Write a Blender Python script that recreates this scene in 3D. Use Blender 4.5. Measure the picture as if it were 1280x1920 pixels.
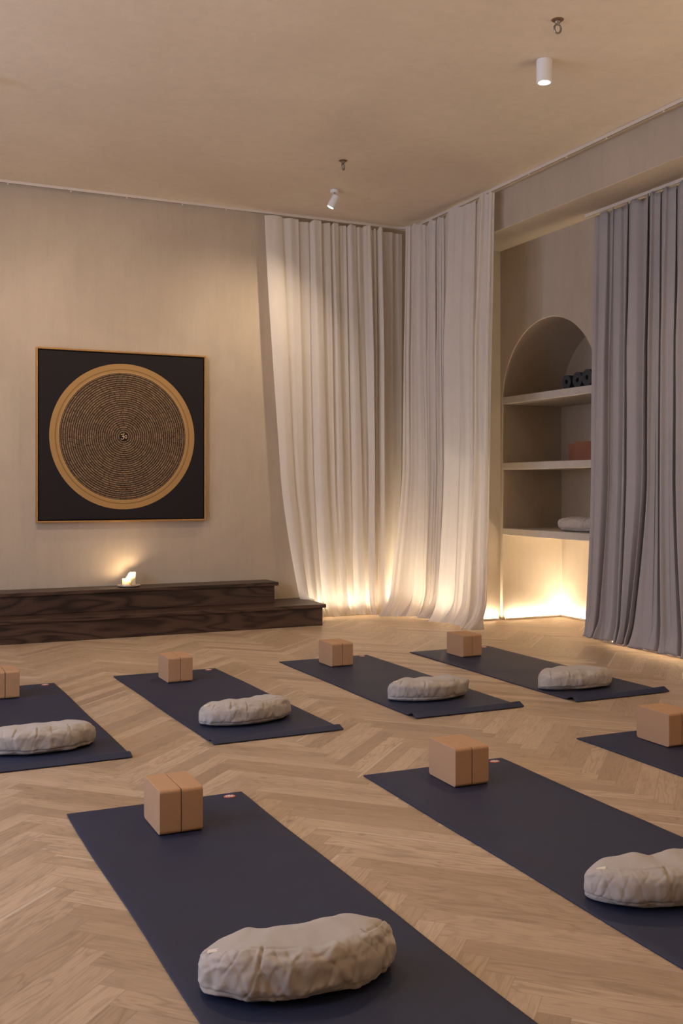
import bpy, bmesh, math, random
from mathutils import Vector, noise
rnd = random.Random(7)
PI = math.pi
S = bpy.context.scene
for o in list(bpy.data.objects): bpy.data.objects.remove(o)

# ------------------------------------------------------------------ camera, world, lights, exposure
F, HX, HY, CH, TH = 1922.0, 640.0, 912.0, 1.178, math.radians(24.8)   # focal px, horizon, eye height, heading
CT, ST = math.cos(TH), math.sin(TH)
cam_d = bpy.data.cameras.new('camera'); cam = bpy.data.objects.new('camera', cam_d)
S.collection.objects.link(cam); S.camera = cam
cam.location = (0, 0, CH); cam.rotation_euler = (PI/2, 0, -TH)
cam_d.sensor_fit = 'HORIZONTAL'; cam_d.sensor_width = 24.0; cam_d.lens = 24.0*F/1280; cam_d.shift_y = -48/1280
cam_d.clip_start = 0.05
S.view_settings.view_transform = 'Standard'; S.view_settings.look = 'None'
S.view_settings.exposure = 0.0; S.view_settings.gamma = 1.0; S.view_settings.use_curve_mapping = False
w = bpy.data.worlds.new('sky'); S.world = w; w.use_nodes = True
w.node_tree.nodes['Background'].inputs[0].default_value = (0.35, 0.5, 0.9, 1)
w.node_tree.nodes['Background'].inputs[1].default_value = 0.5

CEIL, YB, XR, XN, ZB = 3.58, 8.49, 4.66, 5.09, 3.26      # ceiling, back wall, right wall, recess wall, bulkhead underside
XL, YF = -2.9, -2.6                                        # left (window) wall and wall behind the camera
WARM = (1.0, 0.79, 0.57)
COOL = (0.50, 0.66, 1.0)
def light(name, kind, loc, energy, color, rot=(0,0,0), **kw):
    d = bpy.data.lights.new(name, kind); d.energy = energy; d.color = color
    for k, v in kw.items(): setattr(d, k, v)
    o = bpy.data.objects.new(name, d); o.location = loc; o.rotation_euler = rot; S.collection.objects.link(o); return o
WINS = [(2.0, 3.6), (4.6, 6.2)]               # unseen left-wall windows, added for cool side light (Y from, to)
for a, b in WINS:
    light('daylight', 'AREA', (XL-0.02, (a+b)/2, 1.75), 82, COOL, (0, -PI/2, 0), shape='RECTANGLE', size=1.9, size_y=b-a)
# warm floor uplights added outside the picture to brighten the ceiling
light('added_uplight', 'AREA', ((XL+5.0)/2, YF+0.9, 0.06), 75, WARM, (PI, 0, 0), shape='RECTANGLE', size=7.0, size_y=0.06)
light('added_uplight', 'AREA', (XL+0.6, 2.6, 0.06), 125, WARM, (PI, 0, 0), shape='RECTANGLE', size=0.06, size_y=8.0)
# ceiling spots (all after the first two added to brighten the room): x, y, aim x, aim y, aim z, watts
SPOTS = [(3.456, 4.76, 3.456, 4.76, 0.0, 80), (3.43, 7.56, 2.75, 8.0, 1.9, 72),
         (0.55, 6.30, 1.9, 8.49, 0.9, 115), (0.70, 4.2, 0.70, 4.2, 0.0, 80), (3.456, 1.9, 3.456, 1.9, 0.0, 30),
         (0.70, 1.6, 0.70, 1.6, 0.0, 30), (-1.6, 4.2, -1.6, 4.2, 0.0, 55)]
LED_W = 250.0
CANDLE_W = 3.0

# ------------------------------------------------------------------ helpers
def at(px, py, h=0.0):
    Z = (CH-h)*F/(py-HY); X = (px-HX)/F*Z
    return Vector((X*CT+Z*ST, -X*ST+Z*CT, h))
def x_on_y(px, Y):                      # X on the plane Y = const
    t = (px-HX)/F; return Y*(t*CT+ST)/(-t*ST+CT)
def y_on_x(px, X):                      # Y on the plane X = const
    t = (px-HX)/F; return X*(-t*ST+CT)/(t*CT+ST)
def link(o): S.collection.objects.link(o); return o
def build(name, bm, mat, parent=None, smooth=False, recalc=True):
    if recalc: bmesh.ops.recalc_face_normals(bm, faces=bm.faces)
    me = bpy.data.meshes.new(name); bm.to_mesh(me); bm.free()
    if mat:
        for m_ in (mat if isinstance(mat, (list, tuple)) else [mat]): me.materials.append(m_)
    if smooth:
        for p in me.polygons: p.use_smooth = True
    o = bpy.data.objects.new(name, me); link(o)
    if parent: o.parent = parent
    return o
def tag(o, label, cat, group=None):
    o['label'] = label; o['category'] = cat
    if group: o['group'] = group
    return o
def thing(name, label, cat, loc=(0,0,0), rz=0, group=None):
    o = bpy.data.objects.new(name, None); o.empty_display_size = 0.05; link(o)
    o.location = loc; o.rotation_euler = (0, 0, rz); return tag(o, label, cat, group)
def struct(o): o['kind'] = 'structure'; return o
def box(bm, a, b, mi=0):
    x0,y0,z0 = a; x1,y1,z1 = b
    v = [bm.verts.new(p) for p in ((x0,y0,z0),(x1,y0,z0),(x1,y1,z0),(x0,y1,z0),(x0,y0,z1),(x1,y0,z1),(x1,y1,z1),(x0,y1,z1))]
    for f in ((0,3,2,1),(4,5,6,7),(0,1,5,4),(1,2,6,5),(2,3,7,6),(3,0,4,7)):
        bm.faces.new([v[i] for i in f]).material_index = mi
def quad(bm, *pts): return bm.faces.new([bm.verts.new(p) for p in pts])
def lathe(bm, prof, n=32, c=(0,0,0), rfun=None):
    rings = []
    for r, z in prof:
        rings.append([bm.verts.new((c[0]+r*math.cos(2*PI*i/n), c[1]+r*math.sin(2*PI*i/n), c[2]+z)) for i in range(n)])
    for a, b in zip(rings, rings[1:]):
        for i in range(n): bm.faces.new((a[i], a[(i+1)%n], b[(i+1)%n], b[i]))
    bm.faces.new(rings[0][::-1]); bm.faces.new(rings[-1])
def tube(bm, pts, r, n=10, closed=False):
    pts = [Vector(p) for p in pts]; N = len(pts); rings = []
    up = Vector((0,0,1))
    for i, p in enumerate(pts):
        if closed: d = pts[(i+1)%N]-pts[i-1]
        else: d = pts[min(i+1,N-1)]-pts[max(i-1,0)]
        d.normalize(); s = d.cross(up)
        if s.length < 1e-3: s = d.cross(Vector((1,0,0)))
        s.normalize(); t = s.cross(d)
        rr = r(i/(N-1)) if callable(r) else r
        rings.append([bm.verts.new(p+(s*math.cos(2*PI*k/n)+t*math.sin(2*PI*k/n))*rr) for k in range(n)])
    for i in range(N if closed else N-1):
        a, b = rings[i], rings[(i+1)%N]
        for k in range(n): bm.faces.new((a[k], a[(k+1)%n], b[(k+1)%n], b[k]))
    if not closed: bm.faces.new(rings[0][::-1]); bm.faces.new(rings[-1])
def bevel(o, w=0.003, seg=2, ang=30):
    m = o.modifiers.new('bevel', 'BEVEL'); m.width = w; m.segments = seg; m.limit_method = 'ANGLE'; m.angle_limit = math.radians(ang)
    return o

# ------------------------------------------------------------------ materials
class NT:
    def __init__(s, name):
        s.m = bpy.data.materials.new(name); s.m.use_nodes = True; s.t = s.m.node_tree; s.b = s.t.nodes['Principled BSDF']
        s.out = s.t.nodes['Material Output']
    def n(s, typ, ins=None, **kw):
        nd = s.t.nodes.new(typ)
        for k, v in kw.items(): setattr(nd, k, v)
        if ins:
            for k, v in ins.items(): s.set(nd.inputs[k], v)
        return nd
    def set(s, inp, v):
        if hasattr(v, 'is_output') or isinstance(v, bpy.types.NodeSocket): s.t.links.new(v, inp)
        else: inp.default_value = v
    def m_(s, op, a, b=0.0, c=0.0): 
        nd = s.t.nodes.new('ShaderNodeMath'); nd.operation = op
        s.set(nd.inputs[0], a); s.set(nd.inputs[1], b); s.set(nd.inputs[2], c); return nd.outputs[0]
    def ramp(s, fac, stops, interp='LINEAR'):
        nd = s.t.nodes.new('ShaderNodeValToRGB'); nd.color_ramp.interpolation = interp; cr = nd.color_ramp
        while len(cr.elements) < len(stops): cr.elements.new(0.5)
        for e, (p, c) in zip(cr.elements, stops): e.position = p; e.color = (*c, 1) if len(c) == 3 else c
        s.set(nd.inputs[0], fac); return nd.outputs[0]
    def mix(s, f, a, b, mode='MIX'):
        nd = s.t.nodes.new('ShaderNodeMix'); nd.data_type = 'RGBA'; nd.blend_type = mode
        s.set(nd.inputs[0], f); s.set(nd.inputs[6], a if hasattr(a,'is_output') else (*a,1) if len(a)==3 else a)
        s.set(nd.inputs[7], b if hasattr(b,'is_output') else (*b,1) if len(b)==3 else b); return nd.outputs[2]
    def coords(s, kind='Object', scale=(1,1,1), loc=(0,0,0), rot=(0,0,0)):
        tc = s.n('ShaderNodeTexCoord'); mp = s.n('ShaderNodeMapping', {'Vector': tc.outputs[kind], 'Scale': scale, 'Location': loc, 'Rotation': rot})
        return mp.outputs[0]
    def noise(s, vec, scale=5, detail=4, rough=0.5, dist=0.0, w=None):
        nd = s.n('ShaderNodeTexNoise', {'Vector': vec, 'Scale': scale, 'Detail': detail, 'Roughness': rough, 'Distortion': dist})
        return nd.outputs[0]
    def bump(s, h, strength=0.3, dist=0.01, normal=None):
        nd = s.n('ShaderNodeBump', {'Height': h, 'Strength': strength, 'Distance': dist})
        if normal is not None: s.set(nd.inputs['Normal'], normal)
        return nd.outputs[0]
def plain(name, col, rough=0.6, metal=0.0, **kw):
    t = NT(name); t.b.inputs['Base Color'].default_value = (*col, 1); t.b.inputs['Roughness'].default_value = rough
    t.b.inputs['Metallic'].default_value = metal
    v = t.noise(t.coords(), 90, 2); t.set(t.b.inputs['Normal'], t.bump(v, 0.05, 0.001)); return t.m
def plaster(name, base, dark, bump=0.35, streak=True):
    t = NT(name); v = t.coords()
    a = t.noise(v, 1.1, 6, 0.6, 0.6); b = t.noise(t.coords(scale=(7, 7, 0.9) if streak else (5,5,5)), 2.4, 6, 0.62, 0.3)
    c = t.noise(v, 38, 5, 0.65); d = t.noise(v, 160, 3, 0.6)
    col = t.mix(t.ramp(a, [(0.32,(0,0,0)),(0.72,(1,1,1))]), dark, base)
    col = t.mix(t.m_('MULTIPLY', t.ramp(b, [(0.42,(0,0,0)),(0.66,(1,1,1))]), 0.34), col, tuple(x*0.80 for x in base))
    pit = t.ramp(c, [(0.63,(0,0,0)),(0.70,(1,1,1))])
    col = t.mix(t.m_('MULTIPLY', pit, 0.14), col, tuple(x*0.6 for x in base))
    t.set(t.b.inputs['Base Color'], col); t.b.inputs['Roughness'].default_value = 0.82
    t.b.inputs['Specular IOR Level'].default_value = 0.25
    h = t.m_('ADD', t.m_('MULTIPLY', c, 0.6), t.m_('MULTIPLY', d, 0.15)); h = t.m_('ADD', h, t.m_('MULTIPLY', b, 1.0))
    t.set(t.b.inputs['Normal'], t.bump(h, bump, 0.006)); return t.m
M_WALL = plaster('limewash_wall', (0.52,0.43,0.33), (0.44,0.36,0.27))
M_CEIL = plaster('limewash_ceiling', (0.67,0.56,0.435), (0.60,0.50,0.385), 0.2, False)
M_SHELF = plaster('limewash_shelf', (0.52,0.46,0.39), (0.46,0.40,0.335), 0.15, False)

def m_floor():
    t = NT('oak_herringbone_parquet'); W = 0.0765; N = 8
    v = t.coords('Object', rot=(0,0,-PI/4), scale=(1/W, 1/W, 1), loc=(-2.17, 0.0, 0))
    sp = t.n('ShaderNodeSeparateXYZ', {0: v}); u, vv = sp.outputs[0], sp.outputs[1]
    i, j = t.m_('FLOOR', u), t.m_('FLOOR', vv)
    k = t.m_('FLOORED_MODULO', t.m_('SUBTRACT', i, j), 2*N); k = t.m_('ROUND', k)
    k = t.m_('FLOORED_MODULO', k, 2*N)
    hor = t.m_('LESS_THAN', k, N-0.5)
    fu, fv = t.m_('SUBTRACT', u, i), t.m_('SUBTRACT', vv, j)
    # horizontal plank
    ha = t.m_('ADD', k, fu); hc = fv; hi = t.m_('SUBTRACT', i, k)
    # vertical plank
    k2 = t.m_('SUBTRACT', 2*N-1, k); va = t.m_('ADD', k2, fv); vc = fu; vj = t.m_('SUBTRACT', j, k2)
    def sel(a, b):
        return t.m_('ADD', t.m_('MULTIPLY', hor, a), t.m_('MULTIPLY', t.m_('SUBTRACT', 1.0, hor), b))
    along, across = sel(ha, va), sel(hc, vc)
    idx, idy = sel(hi, i), sel(j, vj)
    idv = t.n('ShaderNodeCombineXYZ', {0: idx, 1: idy, 2: t.m_('MULTIPLY', hor, 17.0)}).outputs[0]
    wn = t.n('ShaderNodeTexWhiteNoise', {'Vector': idv}, noise_dimensions='3D')
    r1 = wn.outputs[0]; rc = t.n('ShaderNodeSeparateColor', {0: wn.outputs[1]}); r2, r3 = rc.outputs[1], rc.outputs[2]
    off = t.m_('MULTIPLY', r1, 160.0)
    g1 = t.n('ShaderNodeCombineXYZ', {0: t.m_('ADD', t.m_('MULTIPLY', along, 0.20), off), 1: t.m_('ADD', t.m_('MULTIPLY', across, 1.25), t.m_('MULTIPLY', r2, 50.0)), 2: off}).outputs[0]
    nz = t.noise(g1, 1.0, 2.5, 0.5, 0.5)
    rings = t.m_('PINGPONG', t.m_('MULTIPLY', nz, 8.0), 0.5); rings = t.m_('MULTIPLY', rings, 2.0)
    g2 = t.n('ShaderNodeCombineXYZ', {0: t.m_('ADD', t.m_('MULTIPLY', along, 0.45), off), 1: t.m_('MULTIPLY', across, 16.0), 2: r2}).outputs[0]
    fine = t.noise(g2, 1.6, 4, 0.6)
    g3 = t.n('ShaderNodeCombineXYZ', {0: t.m_('ADD', t.m_('MULTIPLY', along, 0.35), off), 1: t.m_('ADD', t.m_('MULTIPLY', across, 0.9), off), 2: r3}).outputs[0]
    blot = t.noise(g3, 1.0, 3, 0.55)
    col = t.mix(r2, (0.39,0.272,0.172), (0.55,0.405,0.278))
    dk = t.ramp(r3, [(0.0,(1,1,1)),(0.12,(0.9,0.9,0.9)),(0.2,(0,0,0))])
    col = t.mix(t.m_('MULTIPLY', dk, 0.4), col, (0.27,0.18,0.115))
    col = t.mix(t.m_('MULTIPLY', t.ramp(rings, [(0.0,(1,1,1)),(0.55,(0,0,0))]), t.m_('MULTIPLY_ADD', r3, 0.42, 0.08)), col, (0.215,0.14,0.085))
    col = t.mix(t.m_('MULTIPLY', t.ramp(fine, [(0.5,(0,0,0)),(0.75,(1,1,1))]), 0.5), col, (0.235,0.155,0.095))
    col = t.mix(t.m_('MULTIPLY', t.ramp(blot, [(0.55,(0,0,0)),(0.75,(1,1,1))]), 0.35), col, (0.235,0.155,0.095))
    # pale sapwood edges on some planks
    sap = t.m_('MULTIPLY', t.m_('GREATER_THAN', r1, 0.88), t.ramp(across, [(0.82,(0,0,0)),(0.86,(1,1,1))]))
    col = t.mix(t.m_('MULTIPLY', sap, 0.7), col, (0.60,0.49,0.37))
    # knots
    kv = t.n('ShaderNodeCombineXYZ', {0: t.m_('ADD', t.m_('MULTIPLY', along, 0.6), off), 1: t.m_('ADD', across, off), 2: 0.0}).outputs[0]
    vo = t.n('ShaderNodeTexVoronoi', {'Vector': kv, 'Scale': 0.55}); kn = t.ramp(vo.outputs[0], [(0.0,(1,1,1)),(0.055,(0.5,0.5,0.5)),(0.10,(0,0,0))])
    col = t.mix(t.m_('MULTIPLY', kn, 0.55), col, (0.15,0.08,0.04))
    # joints
    e1 = t.m_('MINIMUM', across, t.m_('SUBTRACT', 1.0, across)); e2 = t.m_('MINIMUM', along, t.m_('SUBTRACT', float(N), along))
    e = t.m_('MINIMUM', e1, e2); jn = t.ramp(e, [(0.0,(1,1,1)),(0.020,(0,0,0))])
    col = t.mix(t.m_('MULTIPLY', jn, 0.45), col, (0.17,0.10,0.055))
    t.set(t.b.inputs['Base Color'], col)
    t.set(t.b.inputs['Roughness'], t.m_('MULTIPLY_ADD', fine, 0.20, 0.32))
    t.b.inputs['Specular IOR Level'].default_value = 0.42
    h = t.m_('SUBTRACT', t.m_('MULTIPLY', fine, 0.25), jn); h = t.m_('ADD', h, t.m_('MULTIPLY', r2, 0.2))
    t.set(t.b.inputs['Normal'], t.bump(h, 0.25, 0.0012)); return t.m
M_FLOOR = m_floor()

def m_darkwood():
    t = NT('dark_stained_ash')
    v = t.coords(scale=(0.75, 4.0, 4.6), loc=(3.3, 1.1, 2.0)); nz = t.noise(v, 1.05, 2.0, 0.45, 0.35)
    rings = t.m_('MULTIPLY', t.m_('PINGPONG', t.m_('MULTIPLY', nz, 11.0), 0.5), 2.0)
    fine = t.noise(t.coords(scale=(2.5, 90, 90)), 2.0, 4, 0.6)
    col = t.mix(t.ramp(rings, [(0.05,(1,1,1)),(0.5,(0.25,0.25,0.25)),(0.95,(0,0,0))]), (0.078,0.041,0.027), (0.017,0.0085,0.006))
    col = t.mix(t.m_('MULTIPLY', t.ramp(fine, [(0.45,(0,0,0)),(0.7,(1,1,1))]), 0.5), col, (0.018,0.009,0.006))
    t.set(t.b.inputs['Base Color'], col); t.set(t.b.inputs['Roughness'], t.m_('MULTIPLY_ADD', fine, 0.25, 0.28))
    t.set(t.b.inputs['Normal'], t.bump(fine, 0.15, 0.001)); return t.m
M_DARK = m_darkwood()

def m_cork(name, a, b):
    t = NT(name); v = t.coords(); n1 = t.noise(v, 420, 3, 0.7)
    vo = t.n('ShaderNodeTexVoronoi', {'Vector': v, 'Scale': 330.0})
    col = t.mix(t.ramp(n1, [(0.35,(0,0,0)),(0.65,(1,1,1))]), a, b)
    col = t.mix(t.m_('MULTIPLY', t.ramp(vo.outputs[0], [(0.0,(1,1,1)),(0.25,(0,0,0))]), 0.35), col, tuple(x*0.5 for x in a))
    t.set(t.b.inputs['Base Color'], col); t.b.inputs['Roughness'].default_value = 0.8; t.b.inputs['Specular IOR Level'].default_value = 0.25
    t.set(t.b.inputs['Normal'], t.bump(n1, 0.25, 0.001)); return t.m
M_CORK = m_cork('pale_cork', (0.39,0.215,0.11), (0.53,0.32,0.18))
M_CORKD = m_cork('terracotta_cork', (0.17,0.068,0.038), (0.25,0.105,0.06))

def m_mat(name, col, sheen=0.3):
    t = NT(name); v = t.coords(); br = t.noise(v, 260, 2, 0.6); lo = t.noise(v, 2.3, 3, 0.5)
    c = t.mix(lo, tuple(x*0.85 for x in col), tuple(x*1.2 for x in col))
    t.set(t.b.inputs['Base Color'], c); t.set(t.b.inputs['Roughness'], t.m_('MULTIPLY_ADD', lo, 0.15, 0.5))
    t.b.inputs['Specular IOR Level'].default_value = 0.45
    wv = t.n('ShaderNodeTexWave', {'Vector': v, 'Scale': 90.0, 'Distortion': 0.5}, bands_direction='DIAGONAL')
    h = t.m_('ADD', t.m_('MULTIPLY', br, 0.6), t.m_('MULTIPLY', wv.outputs[0], 0.4))
    t.set(t.b.inputs['Normal'], t.bump(h, 0.35, 0.0008)); return t.m
M_MAT = m_mat('navy_rubber', (0.013,0.018,0.047))
M_ROLL = m_mat('charcoal_rubber', (0.016,0.017,0.021))
M_ROLLE = m_mat('charcoal_rubber_edge', (0.034,0.036,0.042))

def m_cloth(name, a, b, transl=0.0, weave=900.0, slub=True, bump=0.2, rough=0.85):
    t = NT(name); v = t.coords()
    lo = t.noise(v, 6, 4, 0.6)
    h1 = t.noise(t.coords(scale=(0.6,0.6,12)), weave/7, 2, 0.6); h2 = t.noise(t.coords(scale=(9,9,0.7)), weave/10, 2, 0.6)
    th = t.m_('ADD', h1, h2)
    c = t.mix(lo, a, b); c = t.mix(t.m_('MULTIPLY', t.ramp(t.m_('MULTIPLY', th, 0.5), [(0.42,(1,1,1)),(0.6,(0,0,0))]), 0.06), c, tuple(x*0.7 for x in a))
    t.set(t.b.inputs['Base Color'], c); t.b.inputs['Roughness'].default_value = rough
    t.b.inputs['Specular IOR Level'].default_value = 0.15
    t.b.inputs['Sheen Weight'].default_value = 0.15
    nrm = t.bump(th, bump, 0.0008); t.set(t.b.inputs['Normal'], nrm)
    if transl:
        tr = t.n('ShaderNodeBsdfTranslucent', {'Color': c})
        mx = t.n('ShaderNodeMixShader', {0: transl, 1: t.b.outputs[0], 2: tr.outputs[0]}); t.set(t.out.inputs[0], mx.outputs[0])
    return t.m
M_WHITE = m_cloth('white_linen', (0.86,0.80,0.73), (0.91,0.86,0.80), 0.42, bump=0.03, weave=140.0)
M_GREY = m_cloth('grey_curtain_cloth', (0.365,0.33,0.318), (0.405,0.37,0.358), 0.04, bump=0.03, weave=140.0)
M_CUSH = m_cloth('grey_cotton', (0.40,0.35,0.305), (0.455,0.40,0.35), 0.0, bump=0.15)
M_TAG = plain('cream_label', (0.66,0.58,0.48), 0.7)
M_GROOVE = plain('seam_shadow_thread', (0.10,0.08,0.065), 0.9)
M_TRACK = plain('white_track', (0.66,0.58,0.50), 0.45)
M_TRACKD = plain('track_slot', (0.14,0.11,0.09), 0.6)
M_LAMP = plain('white_lacquer', (0.78,0.77,0.76), 0.4)
M_STEEL = plain('zinc_steel', (0.36,0.33,0.29), 0.32, 1.0)
M_RUST = plain('raw_plaster_hole', (0.20,0.105,0.05), 0.9)
M_ALU = plain('aluminium_profile', (0.72,0.64,0.54), 0.4, 0.3)
M_WAX = None
def m_emit(name, col, s, base=(0.8,0.8,0.8)):
    t = NT(name); t.b.inputs['Base Color'].default_value = (*base,1)
    t.b.inputs['Emission Color'].default_value = (*col,1); t.b.inputs['Emission Strength'].default_value = s; return t.m
M_LED = m_emit('led_strip_glow', (1.0,0.85,0.63), LED_W)
M_LENS = m_emit('lit_lens', (1.0,0.93,0.78), 25.0)
M_FLAME = m_emit('flame', (1.0,0.70,0.32), 22.0)
def m_wax():
    t = NT('lit_wax'); t.b.inputs['Base Color'].default_value = (0.90,0.84,0.74,1); t.b.inputs['Roughness'].default_value = 0.5
    t.b.inputs['Subsurface Weight'].default_value = 1.0; t.b.inputs['Subsurface Radius'].default_value = (0.022,0.019,0.014)
    t.b.inputs['Subsurface Scale'].default_value = 1.0
    v = t.noise(t.coords(), 40, 3); t.set(t.b.inputs['Normal'], t.bump(v, 0.15, 0.002)); return t.m
M_WAX = m_wax()
M_CERAMIC = plain('pale_stoneware', (0.55,0.44,0.33), 0.4)
def m_gold():
    t = NT('aged_brass_frame'); v = t.noise(t.coords(scale=(3,3,3)), 30, 4)
    t.set(t.b.inputs['Base Color'], t.mix(v, (0.38,0.20,0.07), (0.62,0.36,0.14))); t.b.inputs['Metallic'].default_value = 0.55
    t.b.inputs['Roughness'].default_value = 0.42; return t.m
M_GOLD = m_gold()
def m_canvas():
    # object space: x right, z up, origin at the centre of the painting
    t = NT('mandala_canvas'); tc = t.n('ShaderNodeTexCoord').outputs['Object']; sp = t.n('ShaderNodeSeparateXYZ', {0: tc}); x, z = sp.outputs[0], sp.outputs[2]
    r = t.m_('SQRT', t.m_('ADD', t.m_('MULTIPLY', x, x), t.m_('MULTIPLY', z, z)))
    a = t.m_('ADD', t.m_('DIVIDE', t.m_('ARCTAN2', z, x), 2*PI), 0.5)
    RS = 0.0176; wob = t.m_('MULTIPLY', t.m_('SUBTRACT', t.noise(tc, 60, 2), 0.5), 0.006)
    rr = t.m_('DIVIDE', t.m_('ADD', r, wob), RS); ring = t.m_('FLOOR', rr); fr = t.m_('SUBTRACT', rr, ring)
    cnt = t.m_('ROUND', t.m_('MULTIPLY', ring, 2.6))
    wn0 = t.n('ShaderNodeTexWhiteNoise', {'W': ring}, noise_dimensions='1D').outputs[0]
    jit = t.m_('MULTIPLY', t.m_('SUBTRACT', t.noise(t.n('ShaderNodeCombineXYZ', {0: t.m_('MULTIPLY', x, 16.0), 1: t.m_('MULTIPLY', z, 16.0), 2: t.m_('MULTIPLY', ring, 3.7)}).outputs[0], 1.0, 2), 0.5), 1.4)
    aa = t.m_('ADD', t.m_('MULTIPLY', t.m_('ADD', a, wn0), cnt), jit); fa = t.m_('FRACT', aa); cell = t.m_('FLOOR', aa)
    wn = t.n('ShaderNodeTexWhiteNoise', {'Vector': t.n('ShaderNodeCombineXYZ', {0: cell, 1: ring, 2: 0.0}).outputs[0]}, noise_dimensions='3D').outputs[0]
    gr = t.ramp(fr, [(0.12,(0,0,0)),(0.28,(1,1,1)),(0.72,(1,1,1)),(0.86,(0,0,0))])
    ga = t.ramp(fa, [(0.0,(0,0,0)),(0.07,(1,1,1)),(0.93,(1,1,1)),(1.0,(0,0,0))])
    scr = t.noise(tc, 420, 3, 0.7); scr = t.ramp(scr, [(0.36,(0.25,0.25,0.25)),(0.5,(1,1,1))])
    txt = t.m_('MULTIPLY', t.m_('MULTIPLY', gr, ga), scr)
    tcol = t.mix(wn, (0.19,0.118,0.062), (0.30,0.19,0.105))
    inner = t.mix(txt, (0.014,0.008,0.005), tcol)
    core = t.m_('LESS_THAN', r, 0.034); inner = t.mix(core, inner, (0.012,0.008,0.006))
    grain = t.noise(tc, 500, 2)
    gold = t.mix(grain, (0.33,0.185,0.062), (0.43,0.255,0.098))
    dash = t.m_('MULTIPLY', t.m_('LESS_THAN', t.m_('ABSOLUTE', t.m_('SUBTRACT', r, 0.5535)), 0.0042),
                t.m_('GREATER_THAN', t.m_('SINE', t.m_('MULTIPLY', t.m_('ADD', a, t.m_('MULTIPLY', r, 1.5)), 2*PI*330)), -0.3))
    gold = t.mix(t.m_('MULTIPLY', dash, 0.8), gold, (0.06,0.035,0.015))
    black = t.mix(t.noise(tc, 700, 2), (0.010,0.008,0.009), (0.020,0.016,0.017))
    c = t.mix(t.m_('GREATER_THAN', r, 0.522), inner, gold); 
    rim = t.m_('LESS_THAN', t.m_('ABSOLUTE', t.m_('SUBTRACT', r, 0.5225)), 0.002); c = t.mix(rim, c, (0.02,0.012,0.008))
    rim2 = t.m_('LESS_THAN', t.m_('ABSOLUTE', t.m_('SUBTRACT', r, 0.529)), 0.0025); c = t.mix(t.m_('MULTIPLY', rim2, 0.6), c, (0.52,0.33,0.15))
    c = t.mix(t.m_('GREATER_THAN', r, 0.601), c, black)
    t.set(t.b.inputs['Base Color'], c); t.b.inputs['Roughness'].default_value = 0.7; t.b.inputs['Specular IOR Level'].default_value = 0.2
    t.set(t.b.inputs['Normal'], t.bump(grain, 0.15, 0.0006)); return t.m
M_CANVAS = m_canvas()
M_OM = plain('pale_gold_paint', (0.70,0.50,0.28), 0.5)
def m_logo():
    t = NT('woven_logo'); sp = t.n('ShaderNodeSeparateXYZ', {0: t.n('ShaderNodeTexCoord').outputs['Object']})
    t.b.inputs['Base Color'].default_value = (0.52,0.13,0.085,1); t.b.inputs['Roughness'].default_value = 0.7; return t.m
M_LOGO = m_logo(); M_LOGOW = plain('logo_white', (0.78,0.72,0.68), 0.7)
M_WINF = plain('painted_window_wood', (0.5,0.46,0.40), 0.5)
def m_glass():
    t = NT('window_glass'); g = t.n('ShaderNodeBsdfTransparent', {'Color': (0.95,0.97,1,1)}); gl = t.n('ShaderNodeBsdfGlossy', {'Roughness': 0.02})
    mx = t.n('ShaderNodeMixShader', {0: 0.05, 1: g.outputs[0], 2: gl.outputs[0]}); t.set(t.out.inputs[0], mx.outputs[0]); return t.m
M_GLASS = m_glass()

# ------------------------------------------------------------------ room shell
bm = bmesh.new(); box(bm, (XL, YF, -0.1), (5.95, 8.7, 0.0)); struct(build('floor', bm, M_FLOOR))
bm = bmesh.new(); box(bm, (XL-0.1, YF-0.1, CEIL), (XR+0.0, YB+0.12, CEIL+0.12)); struct(build('ceiling', bm, M_CEIL))
bm = bmesh.new(); box(bm, (XL-0.1, YB, 0.0), (XR, YB+0.12, CEIL)); struct(build('wall_back', bm, M_WALL))
bm = bmesh.new(); box(bm, (XL-0.1, YF-0.12, 0.0), (5.9, YF, CEIL)); struct(build('wall_front', bm, plaster('brown_limewash', (0.22,0.165,0.12), (0.17,0.125,0.09))))  # unseen wall, coloured dark so it bounces less light into the room
# left wall with the two added window openings (outside the picture)
bm = bmesh.new(); ys = [YF] + [q for ab in WINS for q in ab] + [YB]
for i in range(0, len(ys), 2): box(bm, (XL-0.2, ys[i], 0.0), (XL, ys[i+1], CEIL))
for a, b in WINS: box(bm, (XL-0.2, a, 0.0), (XL, b, 0.8)); box(bm, (XL-0.2, a, 2.7), (XL, b, CEIL))
struct(build('wall_left', bm, M_WALL))
for i, (a, b) in enumerate(WINS):
    bm = bmesh.new(); x0, x1 = XL-0.16, XL-0.10
    for p, q in (((x0,a,0.8),(x1,a+0.06,2.7)), ((x0,b-0.06,0.8),(x1,b,2.7)), ((x0,a+0.06,0.8),(x1,b-0.06,0.86)), ((x0,a+0.06,2.64),(x1,b-0.06,2.7)),
                 ((x0,(a+b)/2-0.03,0.86),(x1,(a+b)/2+0.03,2.64))): box(bm, p, q)
    wf = struct(build('window_%d' % (i+1), bm, M_WINF))
    bm = bmesh.new(); box(bm, (XL-0.135, a+0.06, 0.86), (XL-0.129, b-0.06, 2.64)); build('pane', bm, M_GLASS, wf)
# right wall: the pier in the corner and the bulkhead over the recess
bm = bmesh.new(); box(bm, (XR, 7.66, 0.0), (5.95, YB+0.12, CEIL+0.12)); struct(build('wall_right', bm, M_WALL))
bm = bmesh.new(); box(bm, (XR, YF, ZB), (5.95, 7.66, CEIL+0.12)); struct(bevel(build('wall_bulkhead', bm, M_WALL), 0.006, 2))
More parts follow.
